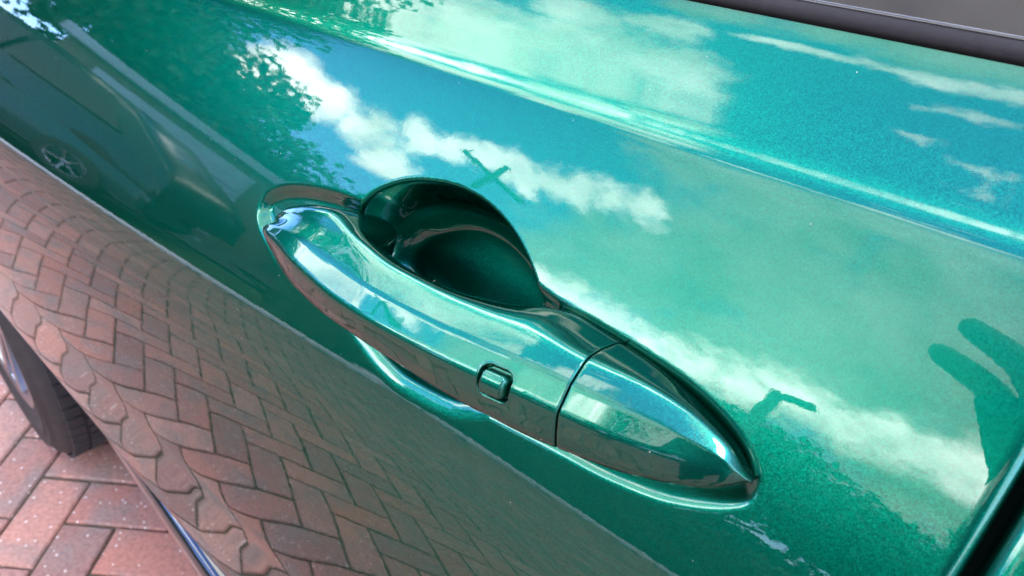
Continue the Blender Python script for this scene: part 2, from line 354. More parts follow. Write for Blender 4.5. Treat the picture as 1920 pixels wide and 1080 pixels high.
# the rest of the shell, at its real place
def panel(name,rows,mat,th=.0):
    V=[p for r in rows for p in r]; return meshobj(name,V,grid_faces(len(rows),len(rows[0])),mat,car)
zt=float(zfrom(0,1.60)); yt=float(F(0,zt))
panel('roof',[[(x,y,1.60+.05*math.sin(math.pi*min(1,max(0,(y-yt)/(2.0-2*yt))))-.03*max(0,-x-.1)) for y in np.linspace(yt,2.0-yt,12)] for x in np.linspace(-.45,1.0,8)],PAINT)
panel('bonnet',[[(x,y,float(zfrom(x,1.194))+.05*math.sin(math.pi*(y-.25)/1.5)-.06*max(0,-1.3-x)) for y in np.linspace(.25,1.75,14)] for x in np.linspace(-2.0,-1.0,14)],PAINT)
panel('windscreen',[[(-1.0+.55*t,.25+(yt-.25)*t+(1.5-2*(yt-.25)*t)*s,1.13+.47*t) for s in np.linspace(0,1,8)] for t in np.linspace(0,1,6)],GLASS)
# gloss black rocker strip under the door
rk=[np.array([-.592,.142,.62])+0,None]
V=[];ns=20
P0=np.array([-.628,.1530,.580]); P1=np.array([-.470,.1410,.580]); 
for i,x in enumerate(np.linspace(-1.02,1.0,60)):
    t=(x-P0[0])/(P1[0]-P0[0]); y=P0[1]+(P1[1]-P0[1])*np.clip(t,-3,1.6); 
    for a,(oy,oz) in enumerate([(.05,.012),(.012,.010),(.004,.006),(0,0),(-.0008,-.006),(.0,-.016),(.003,-.045),(.012,-.10),(.03,-.17),(.06,-.2)]): V.append((x,y+oy,.58+oz))
meshobj('rocker_trim',V,grid_faces(60,10,flip=True),GLOSSB,car)
bm=bmesh.new(); box(bm,(-.2,1.0,.62),(3.4,1.35,.62)); bmobj('underbody',bm,DARK,car)
# ---- wheel
def ring(prof,n,axis_pt,steer=0,camber=0):
    V=[]
    for k in range(n):
        a=2*math.pi*k/n
        for r,y in prof: V.append((r*math.cos(a),y,r*math.sin(a)))
    return V
def lathe(name,prof,n,mat,parent,closed=True):
    V=ring(prof,n,None); V2=V; m=len(prof); fs=[]
    for k in range(n):
        for j in range(m if closed else m-1):
            j2=(j+1)%m; fs.append((k*m+j,k*m+j2,((k+1)%n)*m+j2,((k+1)%n)*m+j))
    return meshobj(name,V,fs,mat,parent,local=True)
def wheel(parent,loc,rz,R=.345,w=.215,name='wheel',spokes=10,mt=TYRE,ma=ALLOY,n=96):
    tyre=lathe(name,[(R-.125,.012),(R-.115,.004),(R-.106,.001),(R-.104,-.003),(R-.100,-.003),(R-.098,-.001),(R-.082,-.004),(R-.080,-.007),(R-.058,-.008),(R-.056,-.005),(R-.040,-.005),(R-.038,-.007),(R-.034,-.007),(R-.032,-.003),(R-.018,.003),(R-.006,.014),(R,.035),(R+.002,w*.5),(R,w-.035),(R-.01,w-.01),(R-.05,w),(R-.12,w-.01)],n,mt,parent)
    tyre.location=loc; tyre.rotation_euler=(0,0,rz)
    # tread blocks
    bm=bmesh.new()
    for k in range(72):
        a=2*math.pi*k/72
        for yy,sh in ((.030,0),(.062,.5),(w*.5,0),(w-.062,.5),(w-.030,0)):
            aa=a+sh*2*math.pi/72; m4=Matrix.Rotation(-aa,4,'Y')@Matrix.Translation((R+.003,yy,0))
            r=bmesh.ops.create_cube(bm,size=1); bmesh.ops.scale(bm,vec=(.007,.026,.022),verts=r['verts']); bmesh.ops.transform(bm,matrix=m4,verts=r['verts'])
    tb=bmobj('tread_blocks',bm,mt,tyre,local=True); tb['kind']='stuff'
    rim=lathe('rim',[(R-.124,.014),(R-.118,.002),(R-.112,.0),(R-.124,-.003),(R-.13,.006),(R-.140,.03),(R-.145,.10),(R-.135,w-.02),(R-.128,w-.02),(R-.128,.03)],n,ma,tyre)
    bm=bmesh.new()
    for k in range(spokes):
        a=2*math.pi*k/spokes+(.13 if k%2 else -.13)
        r=bmesh.ops.create_cube(bm,size=1); vs=r['verts']; bmesh.ops.scale(bm,vec=(R-.16,.022,.026),verts=vs)
        bmesh.ops.transform(bm,matrix=Matrix.Rotation(-a,4,'Y')@Matrix.Translation(((R-.16)/2+.025,.020+.0,0))@Matrix.Rotation(-.10,4,'Z'),verts=vs)
    bmobj('spokes',bm,ma,tyre,local=True)
    lathe('hub_cap',[(0.001,.002),(.03,.003),(.04,.012),(.05,.05),(.001,.06)],24,ma,tyre)
    lathe('brake_disc',[(0.05,.09),(.15,.09),(.15,.11),(.05,.11)],40,DARK,tyre)
    return tyre
tw=wheel(car,(0,0,0),math.radians(0)); 
bpy.context.view_layer.update()
tw.location=(WC[0]-car.location[0],WHY-car.location[1],WC[1]) if False else (-1.49+.2,.200-1.0,WC[1])
tw.rotation_euler=(0,0,math.radians(WSTEER)) if False else (0,0,math.radians(-3))
w2=wheel(car,(1.25+.2,.21-1.0,.345),0,n=48)
# ================= DOOR HANDLE =================
TIPs=(np.array([-.1125,.004,.013]),np.array([.1165,.004,.004]))
def table(px,H):
    c=curve(px,H); c=c[np.argsort(c[:,0])]; return c
SA,SB=-.1125,.1165
def mk(px):
    def g(H):
        c=curve(px,H); s=c[:,0].copy(); w=c[:,1]; return s,w
    return g
tabs={}
for k,px,H in (('E',pxE,hE),('B',pxB,hB),('T',pxT,hT),('R',pxR,hR)):
    c=curve(px,H); c=c[np.argsort(c[:,0])]
    tabs[k]=(np.concatenate([[SA],c[1:-1,0],[SB]]),np.concatenate([[.005],c[1:-1,1],[.0042]]))
def sm(x,y,s):
    sg=min(.0055,.30*min(s-SA,SB-s)+1e-6); ks=np.linspace(-2.2,2.2,23); wt=np.exp(-ks*ks/2)
    return float((wt*np.interp(s+ks*sg,x,y)).sum()/wt.sum())
GAP=.0607
def nose(s):          # rounds the two ends
    a=np.clip((s-SA)/.014,0,1); b=np.clip((SB-s)/.009,0,1)
    return math.sqrt(max(0,1-(1-a)**2)),math.sqrt(max(0,1-(1-b)**2))
ST=np.linspace(SA,SB,90)
_H={k:np.array([float(g_(q_)) for q_ in ST]) for k,g_ in (('E',hE),('B',hB),('R',hR),('T',hT))}
def section(s):
    W_={k:sm(*tabs[k],s) for k in tabs}
    h={k:sm(ST,_H[k],s) for k in _H}
    na,nb=nose(s); kk=na*nb
    wc=.0045; hc=.012 if s<0 else .004
    P={k:np.array([wc+(W_[k]-wc)*kk,hc+(h[k]-hc)*(.25+.75*kk)]) for k in W_}
    grip=sstep(-.058,-.046,s)*(1-sstep(.022,.034,s))      # free bar between the two mounts
    hin_T=P['T'][1]-.010; hin_B=P['B'][1]-.012
    ti=np.array([P['T'][0]-.0035*grip,(1-grip)*(-.006)+grip*hin_T])
    bi=np.array([P['B'][0]+.0035*grip,(1-grip)*(-.006)+grip*hin_B])
    if grip<.5: 
        ti[0]-=.001; bi[0]+=.003
    E_,R_,T_,B_=P['E'],P['R'],P['T'],P['B']
    bul=(E_+R_)/2+np.array([.0006,.0014])*kk; 
    rt=(R_+T_)/2+np.array([.0004,.0012])*kk
    be=(B_+E_)/2+np.array([-.0004,.0002])*kk
    ctrl=[(bi,.001),(B_,.0016),(be,.0),(E_,.0023),(bul,.0),(R_,.0080),(rt,.0),(T_,.0016),(ti,.001)]
    out=[]; idx=None; n=len(ctrl)
    for i,(p,r) in enumerate(ctrl):
        if r==0: out.append(p); continue
        a=ctrl[i-1][0]-p; b=ctrl[(i+1)%n][0]-p; la=np.linalg.norm(a)+1e-9; lb=np.linalg.norm(b)+1e-9
        ra=min(r,.45*la); rb=min(r,.45*lb)
        A=p+a/la*ra; B=p+b/lb*rb
        q=[(1-t)**2*A+2*t*(1-t)*p+t*t*B for t in (0,.25,.5,.75,1)]
        if i==3: idx=len(out)+2
        out+=q
    return np.array(out),idx
def resample(s):
    P,ie=section(s); n=len(P); Q=np.vstack([P,P[:1]]); d=np.concatenate([[0],np.cumsum(np.linalg.norm(np.diff(Q,axis=0),axis=1))])
    tot=d[-1]; e=d[ie]
    lo=np.linspace(0,max(e-.0085,e*.3),14)[:-1]; mid=np.linspace(max(e-.0085,e*.3),min(e+.0085,e+.45*(tot-e)),52)[:-1]; hi=np.linspace(min(e+.0085,e+.45*(tot-e)),tot,46)[:-1]
    u=np.concatenate([lo,mid,hi])
    return np.stack([np.interp(u,d,Q[:,0]),np.interp(u,d,Q[:,1])],-1),u-e
NV=13+51+45
def handle_grid(ss):
    G=np.zeros((len(ss),NV,3)); U=np.zeros((len(ss),NV))
    for i,s in enumerate(ss):
        p,u=resample(s); G[i]=HP+np.outer(np.full(NV,s),HA)+np.outer(p[:,1],HO)+np.outer(p[:,0],HW); U[i]=u
    # blur along s to keep the loft fair
    return G,U
def normals(G):
    du=np.roll(G,-1,1)-np.roll(G,1,1); ds=np.gradient(G,axis=0); n=np.cross(ds,du); l=np.linalg.norm(n,axis=2,keepdims=True)+1e-12; n=n/l
    c=G.mean(1,keepdims=True); 
    if ((G-c)*n).sum()<0: n=-n
    return n
BS,BW,BH,BR=.0370,.0061,.0057,.0033   # button centre, half length, half height, corner radius
BC=-.0002
def rr(ds,du,hw,hh,r):
    qx=abs(ds)-hw+r; qy=abs(du)-hh+r
    return np.hypot(np.maximum(qx,0),np.maximum(qy,0))+np.minimum(np.maximum(qx,qy),0)-r
hx=BPARENT=None
handle=tag(empty('door_handle'),'pull handle in body colour with a small button'); handle.parent=car
bpy.context.view_layer.update(); handle.matrix_parent_inverse=car.matrix_world.inverted()
ss=np.array(lin(SA,SA+.012,.0006)+lin(SA+.012,.0285,.0015)+lin(.0285,.0455,.00033)+lin(.0455,GAP-.0014,.0012)+[GAP-.0012])
G,U=handle_grid(ss); Nn=normals(G)
d=rr(ss[:,None]-BS,U-BC,BW,BH,BR)
G=G-Nn*(.0024*sstep(.00025,-.00035,d))[:,:,None]
G=G+Nn*(.0002*np.exp(-((d-.0005)/.0004)**2))[:,:,None]
def closed_end(G,cent_in,r=.0008,direction=HA,depth=.006):
    last=G[-1]; c=last.mean(0); rows=[]
    for k in range(1,5):
        a=k/4*math.pi/2; rows.append(last+(c-last)/np.maximum(np.linalg.norm(c-last,axis=1,keepdims=True),1e-6)*r*(1-math.cos(a))+direction*r*math.sin(a))
    rows.append(rows[-1]+(c-rows[-1])*.25); rows.append(rows[-1]+(c-rows[-1])*.9)
    return np.concatenate([G,np.stack(rows)],0)
G1=closed_end(G,None)
meshobj('handle_grip',G1.reshape(-1,3),grid_faces(G1.shape[0],NV,closed=True),PAINT,handle)
# end cap
s2=np.array([GAP+.0008]+lin(GAP+.002,SB-.012,.0015)+lin(SB-.012,SB+.00001,.0006))
G2,U2=handle_grid(s2); G2r=closed_end(G2[::-1],None,direction=-HA)
meshobj('end_cap',G2r.reshape(-1,3),grid_faces(G2r.shape[0],NV,closed=True,flip=True),PAINT,handle)
# button
sb=np.linspace(BS-BW+.0011,BS+BW-.0011,46); ub=np.linspace(-BH+.0011,BH-.0011,42)
Vb=[]; hwb,hhb=BW-.0011,BH-.0011
for s in sb:
    p,u=resample(s); q=np.stack([np.interp(ub+BC,u,p[:,0]),np.interp(ub+BC,u,p[:,1])],-1)
    k=np.ones(13)/13; q2=np.stack([np.convolve(np.pad(q[:,i],6,'reflect',reflect_type='odd'),k,'valid') for i in (0,1)],-1)
    for (w_,h_),u_ in zip(q2,ub):
        d_=-rr(s-BS,u_,hwb,hhb,BR-.0010); t_=np.clip(d_/.0016,0,1)
        bulge=-.0022+.0036*math.sqrt(max(0,1-(1-t_)**2))+.0006*(1-(u_/hhb)**2)
        nrm=q2[min(41,list(ub).index(u_)+1)]-q2[max(0,list(ub).index(u_)-1)]; nrm=np.array([-nrm[1],nrm[0]]); nrm/=np.linalg.norm(nrm)
        if nrm[1]<0: nrm=-nrm
        w2_,h2_=w_+nrm[0]*bulge,h_+nrm[1]*bulge
        Vb.append(HP+HA*s+HO*h2_+HW*w2_)
meshobj('button',Vb,grid_faces(46,42),PAINT,handle)
# added dark block for the shade in the hole at the front of the bar
s_,w_,h_=solve(661,440,lambda s:.002)
bm=bmesh.new(); box(bm,(0,0,0),(.012,.008,.009),bev=.0012); bmesh.ops.translate(bm,vec=Vector(HP+HA*s_+HW*w_+HO*h_),verts=bm.verts); o=bmobj('hole_shade',bm,DARK,handle)
# ================= GROUND AND PAVING =================
BA=math.atan2(.127,.160); BXD=np.array([math.cos(BA),math.sin(BA)]); BYD=np.array([-math.sin(BA),math.cos(BA)])
BO=np.array([-1.1964,.1387])   # a measured brick corner
KD=math.radians(-122); KN=np.array([math.cos(KD),math.sin(KD)]); KT=np.array([-KN[1],KN[0]]); KDIST=4.5
def brick_mat():
    m,t,b=mat('clay_paver'); c=N('ShaderNodeTexCoord',t); g=N('ShaderNodeNewGeometry',t); oi=N('ShaderNodeObjectInfo',t)
    b.inputs['Roughness'].default_value=.8
    P=g.outputs['Position']
    rnd=N('ShaderNodeMath',t,operation='FRACT'); ad=N('ShaderNodeMath',t,operation='ADD'); L(g.outputs['Random Per Island'],ad.inputs[0],t); L(oi.outputs['Random'],ad.inputs[1],t); L(ad.outputs[0],rnd.inputs[0],t)
    r=N('ShaderNodeValToRGB',t); cr=r.color_ramp; cr.elements[0].color=(.48,.215,.155,1); cr.elements[1].color=(.36,.20,.15,1)
    for p_,c_ in ((.16,(.33,.17,.135)),(.42,(.50,.27,.20)),(.68,(.30,.155,.12)),(.3,(.47,.195,.135,1)),(.55,(.40,.195,.145,1)),(.8,(.52,.235,.165,1))):
        e=cr.elements.new(p_); e.color=(*c_[:3],1)
    L(rnd.outputs[0],r.inputs['Fac'],t)
    n=N('ShaderNodeTexNoise',t); n.inputs['Scale'].default_value=11; n.inputs['Detail'].default_value=5; L(P,n.inputs['Vector'],t)
    r2=N('ShaderNodeValToRGB',t); r2.color_ramp.elements[0].position=.45; r2.color_ramp.elements[1].position=.66; r2.color_ramp.elements[1].color=(.75,.75,.75,1); r2.color_ramp.elements[0].color=(0,0,0,1)
    L(n.outputs['Fac'],r2.inputs['Fac'],t)
    mx=N('ShaderNodeMix',t,data_type='RGBA'); L(r2.outputs['Color'],mx.inputs['Factor'],t); L(r.outputs['Color'],mx.inputs['A'],t); mx.inputs['B'].default_value=(.27,.20,.165,1)
    n3=N('ShaderNodeTexNoise',t); n3.inputs['Scale'].default_value=120; n3.inputs['Detail'].default_value=4; L(P,n3.inputs['Vector'],t)
    mx2=N('ShaderNodeMix',t,data_type='RGBA',blend_type='MULTIPLY'); mx2.inputs['Factor'].default_value=.75; L(mx.outputs['Result'],mx2.inputs['A'],t)
    r3=N('ShaderNodeValToRGB',t); r3.color_ramp.elements[0].position=.3; r3.color_ramp.elements[0].color=(.55,.55,.55,1); r3.color_ramp.elements[1].position=.65; L(n3.outputs['Fac'],r3.inputs['Fac'],t); L(r3.outputs['Color'],mx2.inputs['B'],t)
    # pale grit
    v=N('ShaderNodeTexVoronoi',t); v.inputs['Scale'].default_value=85; L(P,v.inputs['Vector'],t)
    lt=N('ShaderNodeMath',t,operation='LESS_THAN'); L(v.outputs['Distance'],lt.inputs[0],t); lt.inputs[1].default_value=.20
    sc=N('ShaderNodeSeparateColor',t); L(v.outputs['Color'],sc.inputs[0],t); gt=N('ShaderNodeMath',t,operation='GREATER_THAN'); L(sc.outputs[0],gt.inputs[0],t); gt.inputs[1].default_value=.62
    mu=N('ShaderNodeMath',t,operation='MULTIPLY'); L(lt.outputs[0],mu.inputs[0],t); L(gt.outputs[0],mu.inputs[1],t)
    mu2=N('ShaderNodeMath',t,operation='MULTIPLY'); L(mu.outputs[0],mu2.inputs[0],t); mu2.inputs[1].default_value=.65
    mx3=N('ShaderNodeMix',t,data_type='RGBA'); L(mu2.outputs[0],mx3.inputs['Factor'],t); L(mx2.outputs['Result'],mx3.inputs['A'],t); mx3.inputs['B'].default_value=(.78,.70,.62,1)
    L(mx3.outputs['Result'],b.inputs['Base Color'],t)
    u=N('ShaderNodeBump',t); u.inputs['Distance'].default_value=.0012; L(n3.outputs['Fac'],u.inputs['Height'],t); L(u.outputs[0],b.inputs['Normal'],t)
    return m
BRICK=brick_mat()
SAND=simple('mossy_joint_sand',(.085,.072,.045),.95,var=.55,scale=25)
ASPH=simple('asphalt',(.05,.05,.052),.9,var=.25,scale=30)
GRASS=simple('lawn_green',(.05,.085,.03),.95,var=.4,scale=3)
# one ground sheet to the horizon
bm=bmesh.new(); bmesh.ops.create_circle(bm,cap_ends=True,radius=180,segments=48); g=bmobj('ground',bm,GRASS); g.location=(0,0,-.10); tag(g,kind='structure')
def quad(name,c0,a,b,z,mt,kind='structure'):
    # rectangle spanned in kerb coordinates: a=(n0,n1) along KN, b=(t0,t1) along KT
    P=[KN*a[i]+KT*b[j] for i,j in ((0,0),(1,0),(1,1),(0,1))]
    o=meshobj(name,[(p[0],p[1],z) for p in P],[(0,1,2,3)],mt,smooth=False); tag(o,kind=kind); return o
drive=quad('driveway',None,(-6,KDIST),(-14,12),-.008,SAND)
quad('road',None,(KDIST+2.4,KDIST+8.0),(-60,60),-.05,ASPH)
# kerb stones
KERBM=simple('pale_kerb_stone',(.80,.78,.72),.85,var=.12,scale=20)
kerb=tag(empty('kerb'),kind='structure')
bm=bmesh.new(); box(bm,(0,0,0),(.125,.905,.20),bev=.008); kme=None
for k in range(-16,14):
    p=KN*(KDIST+.0625)+KT*(k*.915)
    if kme is None: o=bmobj('kerb_stone',bm,KERBM,kerb); kme=o.data
    else:
        o=bpy.data.objects.new('kerb_stone',kme); COL.objects.link(o); o.parent=kerb
    o.location=(p[0],p[1],-.062); o.rotation_euler=(0,0,KD)
# bricks, herringbone. cell u=.103 m
Ub=.1025; BL,BWd=.1985,.0965
bm=bmesh.new(); box(bm,(0,0,-.03),(BL,BWd,.06)); 
es=[e for e in bm.edges if all(v.co.z>-.001 for v in e.verts)]; bmesh.ops.bevel(bm,geom=es,offset=.0035,segments=1,affect='EDGES')
bmesh.ops.delete(bm,geom=[f_ for f_ in bm.faces if f_.normal.z<-.9],context='FACES')
bme=bpy.data.meshes.new('brick'); bm.to_mesh(bme); bm.free(); bme.materials.append(BRICK)
cells=[]
for i in range(-95,96):
    for j in range(-95,96):
        # horizontal brick covers (i,j),(i+1,j) if (i-j)%4==0; vertical covers (i,j),(i,j+1) if (i-j)%4==? 
        k=(i+j)%4
        if k==0: c=np.array([i+1,j+.5]); rot=0
        elif k==2: c=np.array([i+.5,j+1.0]); rot=1
        else: continue
        w=BO+(BXD*c[0]+BYD*c[1])*Ub
        a=w@KN; tt=w@KT
        if a>KDIST-.06 or a<-3.0 or tt<-8.5 or tt>6: continue
        cells.append((w,rot))
focus=np.array([-.75,-.25])
cells.sort(key=lambda q:np.linalg.norm(q[0]-focus))
paving=tag(empty('paving'),kind='structure')
for w,rot in cells[:300]:
    o=bpy.data.objects.new('brick',bme); COL.objects.link(o); o.parent=paving
    o.location=(w[0]+random.uniform(-.001,.001),w[1]+random.uniform(-.001,.001),random.uniform(-.0015,.0015))
    o.rotation_euler=(random.uniform(-.006,.006),random.uniform(-.006,.006),BA+rot*math.pi/2+random.uniform(-.008,.008))
bv=np.array([v.co[:] for v in bme.vertices]); bf=[tuple(p.vertices) for p in bme.polygons]
V=[];Fc=[]
for w,rot in cells[300:]:
    a=BA+rot*math.pi/2+random.uniform(-.008,.008); c_,s_=math.cos(a),math.sin(a); o0=len(V)
    for x,y,z in bv: V.append((w[0]+c_*x-s_*y,w[1]+s_*x+c_*y,z+0))
    Fc+=[tuple(o0+q for q in f_) for f_ in bf]
o=meshobj('far_bricks',V,Fc,BRICK,paving,smooth=False); o['kind']='stuff'
# ================= REFLECTED SURROUNDINGS =================
def leaf_mat(name,c1,c2):
    m,t,b=mat(name); g=N('ShaderNodeNewGeometry',t); r=N('ShaderNodeValToRGB',t); r.color_ramp.elements[0].color=(*c1,1); r.color_ramp.elements[1].color=(*c2,1)
    L(g.outputs['Random Per Island'],r.inputs['Fac'],t); L(r.outputs['Color'],b.inputs['Base Color'],t); b.inputs['Roughness'].default_value=.6; return m
LEAF=leaf_mat('dark_leaves',(.020,.045,.018),(.06,.11,.035)); LEAF2=leaf_mat('mid_leaves',(.03,.065,.02),(.08,.13,.04))
BARK=simple('bark',(.09,.07,.05),.9,var=.3,scale=10)
def tree(x,y,h,r,label,n=2600,lm=LEAF,base=.25,leaf=.27):
    t=tag(empty('tree',(x,y,-.1)),label,'tree','trees beyond the road')
    V=[];Fc=[];k=0
    segs=[((0,0,0),(0,0,h*.75),.03*h,.008*h)]
    for i in range(9):
        a=random.uniform(0,6.28); z=h*random.uniform(base,.6); segs.append(((0,0,z),(math.cos(a)*r*.7,math.sin(a)*r*.7,z+r*random.uniform(.3,.8)),.010*h,.003*h))
    for p,q,r0,r1 in segs:
        p=Vector(p);q=Vector(q); d_=(q-p).normalized(); u=d_.orthogonal().normalized(); w=d_.cross(u); o0=len(V)
        for pt,rad in ((p,r0),(q,r1)):
            for j in range(7): a=j/7*6.2832; V.append(pt+u*math.cos(a)*rad+w*math.sin(a)*rad)
        Fc+=[(o0+j,o0+(j+1)%7,o0+7+(j+1)%7,o0+7+j) for j in range(7)]
    meshobj('trunk',V,Fc,BARK,t,local=True)
    cl=[(rng.normal(0,.42,3)*np.array([r,r,h*.30])+np.array([0,0,h*(base+(1-base)*.52)]),rng.uniform(.20,.45)*r) for _ in range(46)]
    V=[];Fc=[]
    for i in range(int(n*3.6)):
        c_,cr_=cl[rng.randint(len(cl))]; v=rng.normal(0,1,3); v/=np.linalg.norm(v); p=c_+v*cr_*rng.uniform(.4,1.1)
        if p[2]>h: p[2]=h-rng.uniform(0,.5)
        if p[2]<base*h*.6: p[2]=base*h*.6+rng.uniform(0,.5)
        u=rng.normal(0,1,3); u/=np.linalg.norm(u); w=np.cross(u,v); w/=np.linalg.norm(w)+1e-9; s=leaf*rng.uniform(.6,1.3); o0=len(V)
        V+= [p-u*s*.5,p+w*s*.28,p+u*s*.5,p-w*s*.28]; Fc.append((o0,o0+1,o0+2,o0+3))
    meshobj('crown',V,Fc,lm,t,smooth=False,local=True)
def at(az,dist): a=math.radians(az); return dist*math.cos(a),dist*math.sin(a)
x,y=at(-169,13); tree(x,y,10.5,3.4,'tallest dark green tree reflected at the top left of the door',4200)
x,y=at(-160,14.5); tree(x,y,6.6,2.5,'dark tree left of the white cloud in the door reflection',3600)
x,y=at(-150,17); tree(x,y,5.2,2.6,'broad low tree under the bright cloud in the door reflection',3600,LEAF2,.12)
x,y=at(-127,16); tree(x,y,5.6,2.4,'rounded tree right beside the cream house in the door reflection',2600,LEAF2,.12)
x,y=at(-112,17); tree(x,y,6.0,2.4,'loose mid green tree further right of the cream house',2600,LEAF2,.12)
x,y=at(-103,14); tree(x,y,6.1,2.2,'slim tree reflected behind the end of the handle',2800,LEAF,.15)
x,y=at(-92,15); tree(x,y,6.6,3.0,'wide dark tree reflected below the photographer',3600,LEAF,.12)
x,y=at(-78,14); tree(x,y,7.5,3.0,'dark tree furthest right behind the photographer',3000,LEAF,.15)
x,y=at(-139.2,13.5); tree(x,y,6.1,.95,'slim pointed conifer added for a gable outline before the cream house',1100,LEAF,.1,.20)  # conifer put in where the reflection has a pointed gable outline
def hedge(label,n0,t0,t1,h,th,cnt,leaf=.26):
    hd=empty('hedge'); V=[];Fc=[]
    for i in range(cnt):
        a=rng.uniform(0,1); p2=KN*(n0+rng.uniform(-th,th))+KT*(t0+(t1-t0)*a); z=rng.uniform(0,1)**.7*(h+.12*h*math.sin(a*(t1-t0)*1.1)+rng.uniform(0,.1)); p=np.array([p2[0],p2[1],z-.1])
        u=rng.normal(0,1,3); u/=np.linalg.norm(u); v=rng.normal(0,1,3); w=np.cross(u,v); w/=np.linalg.norm(w)+1e-9; s=leaf*rng.uniform(.6,1.2); o0=len(V)
        V+=[p-u*s*.5,p+w*s*.3,p+u*s*.5,p-w*s*.3]; Fc.append((o0,o0+1,o0+2,o0+3))
    meshobj('foliage',V,Fc,LEAF,hd,smooth=False)
    bm=bmesh.new(); c=KN*n0+KT*(t0+t1)/2; box(bm,(c[0],c[1],h*.4),(th,t1-t0,h*.75),rz=KD); bmobj('stems',bm,LEAF,hd)
    tag(hd,label,'hedge')
hedge('long tall green hedge far beyond the road',KDIST+9.2,-22,22,1.9,.7,14000)
hedge('low dark hedge right behind the kerb of the driveway',KDIST+.75,-1.9,16,1.25,.35,12000,.14)
# house
WALL=simple('cream_render',(.55,.52,.46),.9,var=.08,scale=3); ROOF=simple('brown_roof_tiles',(.16,.09,.07),.85,var=.3,scale=6); WIN=simple('house_glass',(.02,.025,.03),.25); WHITE=simple('white_frames',(.75,.75,.75),.5)
hx_,hy_=at(-137,31); hz=empty('house',(hx_,hy_,-.1),math.radians(40))
bm=bmesh.new(); box(bm,(0,0,2.6),(9,8,5.2)); bmobj('wall',bm,WALL,hz,local=True)
V=[(-4.9,-4.4,5.0),(4.9,-4.4,5.0),(4.9,4.4,5.0),(-4.9,4.4,5.0),(-4.9,0,8.3),(4.9,0,8.3)]
meshobj('roof',V,[(0,1,5,4),(2,3,4,5),(0,4,3),(1,2,5),(0,3,2,1)],ROOF,hz,smooth=False,local=True)
bm=bmesh.new(); box(bm,(2.5,.6,8.5),(.7,.5,1.5)); bmobj('chimney',bm,ROOF,hz,local=True)
for wx in (-2.8,0,2.8):
    for wz in (1.5,3.9):
        bm=bmesh.new(); box(bm,(wx,4.02,wz),(1.3,.08,1.2)); f_=bmobj('window',bm,WHITE,hz,local=True)
        bm=bmesh.new()
        for sx in (-.31,.31): box(bm,(wx+sx,4.065,wz),(.56,.02,1.06))
        bmobj('pane',bm,WIN,f_,local=True)
        bm=bmesh.new(); box(bm,(4.52,wx,wz),(.08,1.3,1.2)); f_=bmobj('window',bm,WHITE,hz,local=True)
        bm=bmesh.new(); box(bm,(4.565,wx,wz),(.02,1.1,1.06)); bmobj('pane',bm,WIN,f_,local=True)
tag(hz,'cream rendered house with brown gabled roof reflected above the handle','house')
# pole and crossarm added to give a branch outline in the reflection
ux,uy=at(-137.2,12.5); up_=tag(empty('added_pole',(ux,uy,-.1),math.radians(-137.2+90)),'thin wooden pole and crossarm, added for a branch outline reflected above the scoop','utility pole')
bm=bmesh.new(); bmesh.ops.create_cone(bm,cap_ends=True,segments=10,radius1=.12,radius2=.07,depth=7.9,matrix=Matrix.Translation((0,0,3.95))); bmobj('post',bm,BARK,up_,local=True)
for zz_,ww_ in ((7.35,1.6),):
    bm=bmesh.new(); box(bm,(0,0,zz_),(ww_,.09,.11),tilt=0); bmobj('crossarm',bm,BARK,up_,local=True)
    for sx_ in (-.42,0,.42):
        bm=bmesh.new(); bmesh.ops.create_cone(bm,cap_ends=True,segments=8,radius1=.05,radius2=.03,depth=.18,matrix=Matrix.Translation((sx_*ww_,0,zz_+.14))); bmobj('insulator',bm,WHITE,up_,local=True)
# street lamp
lx,ly=at(-105.5,10); lp=tag(empty('street_lamp',(lx,ly,-.1)),'grey street lamp on a slim post beyond the driveway','street lamp')
STEEL=simple('painted_steel',(.12,.13,.13),.5)
bm=bmesh.new(); bmesh.ops.create_cone(bm,cap_ends=True,segments=12,radius1=.14,radius2=.11,depth=5.7,matrix=Matrix.Translation((0,0,2.85))); bmobj('post',bm,STEEL,lp,local=True)
bm=bmesh.new(); box(bm,(.25,.05,5.68),(.62,.22,.16),tilt=-.35,bev=.03); bmobj('lamp_head',bm,STEEL,lp,local=True)
# low building added so its pale roof makes a bright band in the reflection
gx,gy=at(-150.5,12.2); ga=tag(empty('added_garage',(gx,gy,-.1),math.radians(-150.5+90+14)),'low brown building added between hedge and trees, its blue grey roof a pale band in the door','added_garage')
PALE=simple('white_render',(.72,.74,.74),.8,var=.06,scale=4); SLATE=simple('blue_grey_roofing',(.35,.42,.48),.6,var=.1,scale=4)
bm=bmesh.new(); box(bm,(0,0,1.1),(3.6,5,2.2)); bmobj('wall',bm,simple('brown_garage_brick',(.16,.11,.085),.9,var=.3,scale=8),ga,local=True)
bm=bmesh.new(); box(bm,(0,0,2.32),(3.9,5.3,.22),bev=.03); bmobj('roof',bm,SLATE,ga,local=True)
for sg_ in (-1,1):
    bm=bmesh.new(); box(bm,(0,sg_*2.53,1.0),(2.4,.06,2.0))
    for q_ in range(4): box(bm,(0,sg_*2.57,.3+q_*.46),(2.3,.03,.40),bev=.01)
    bmobj('door',bm,SLATE,ga,local=True)
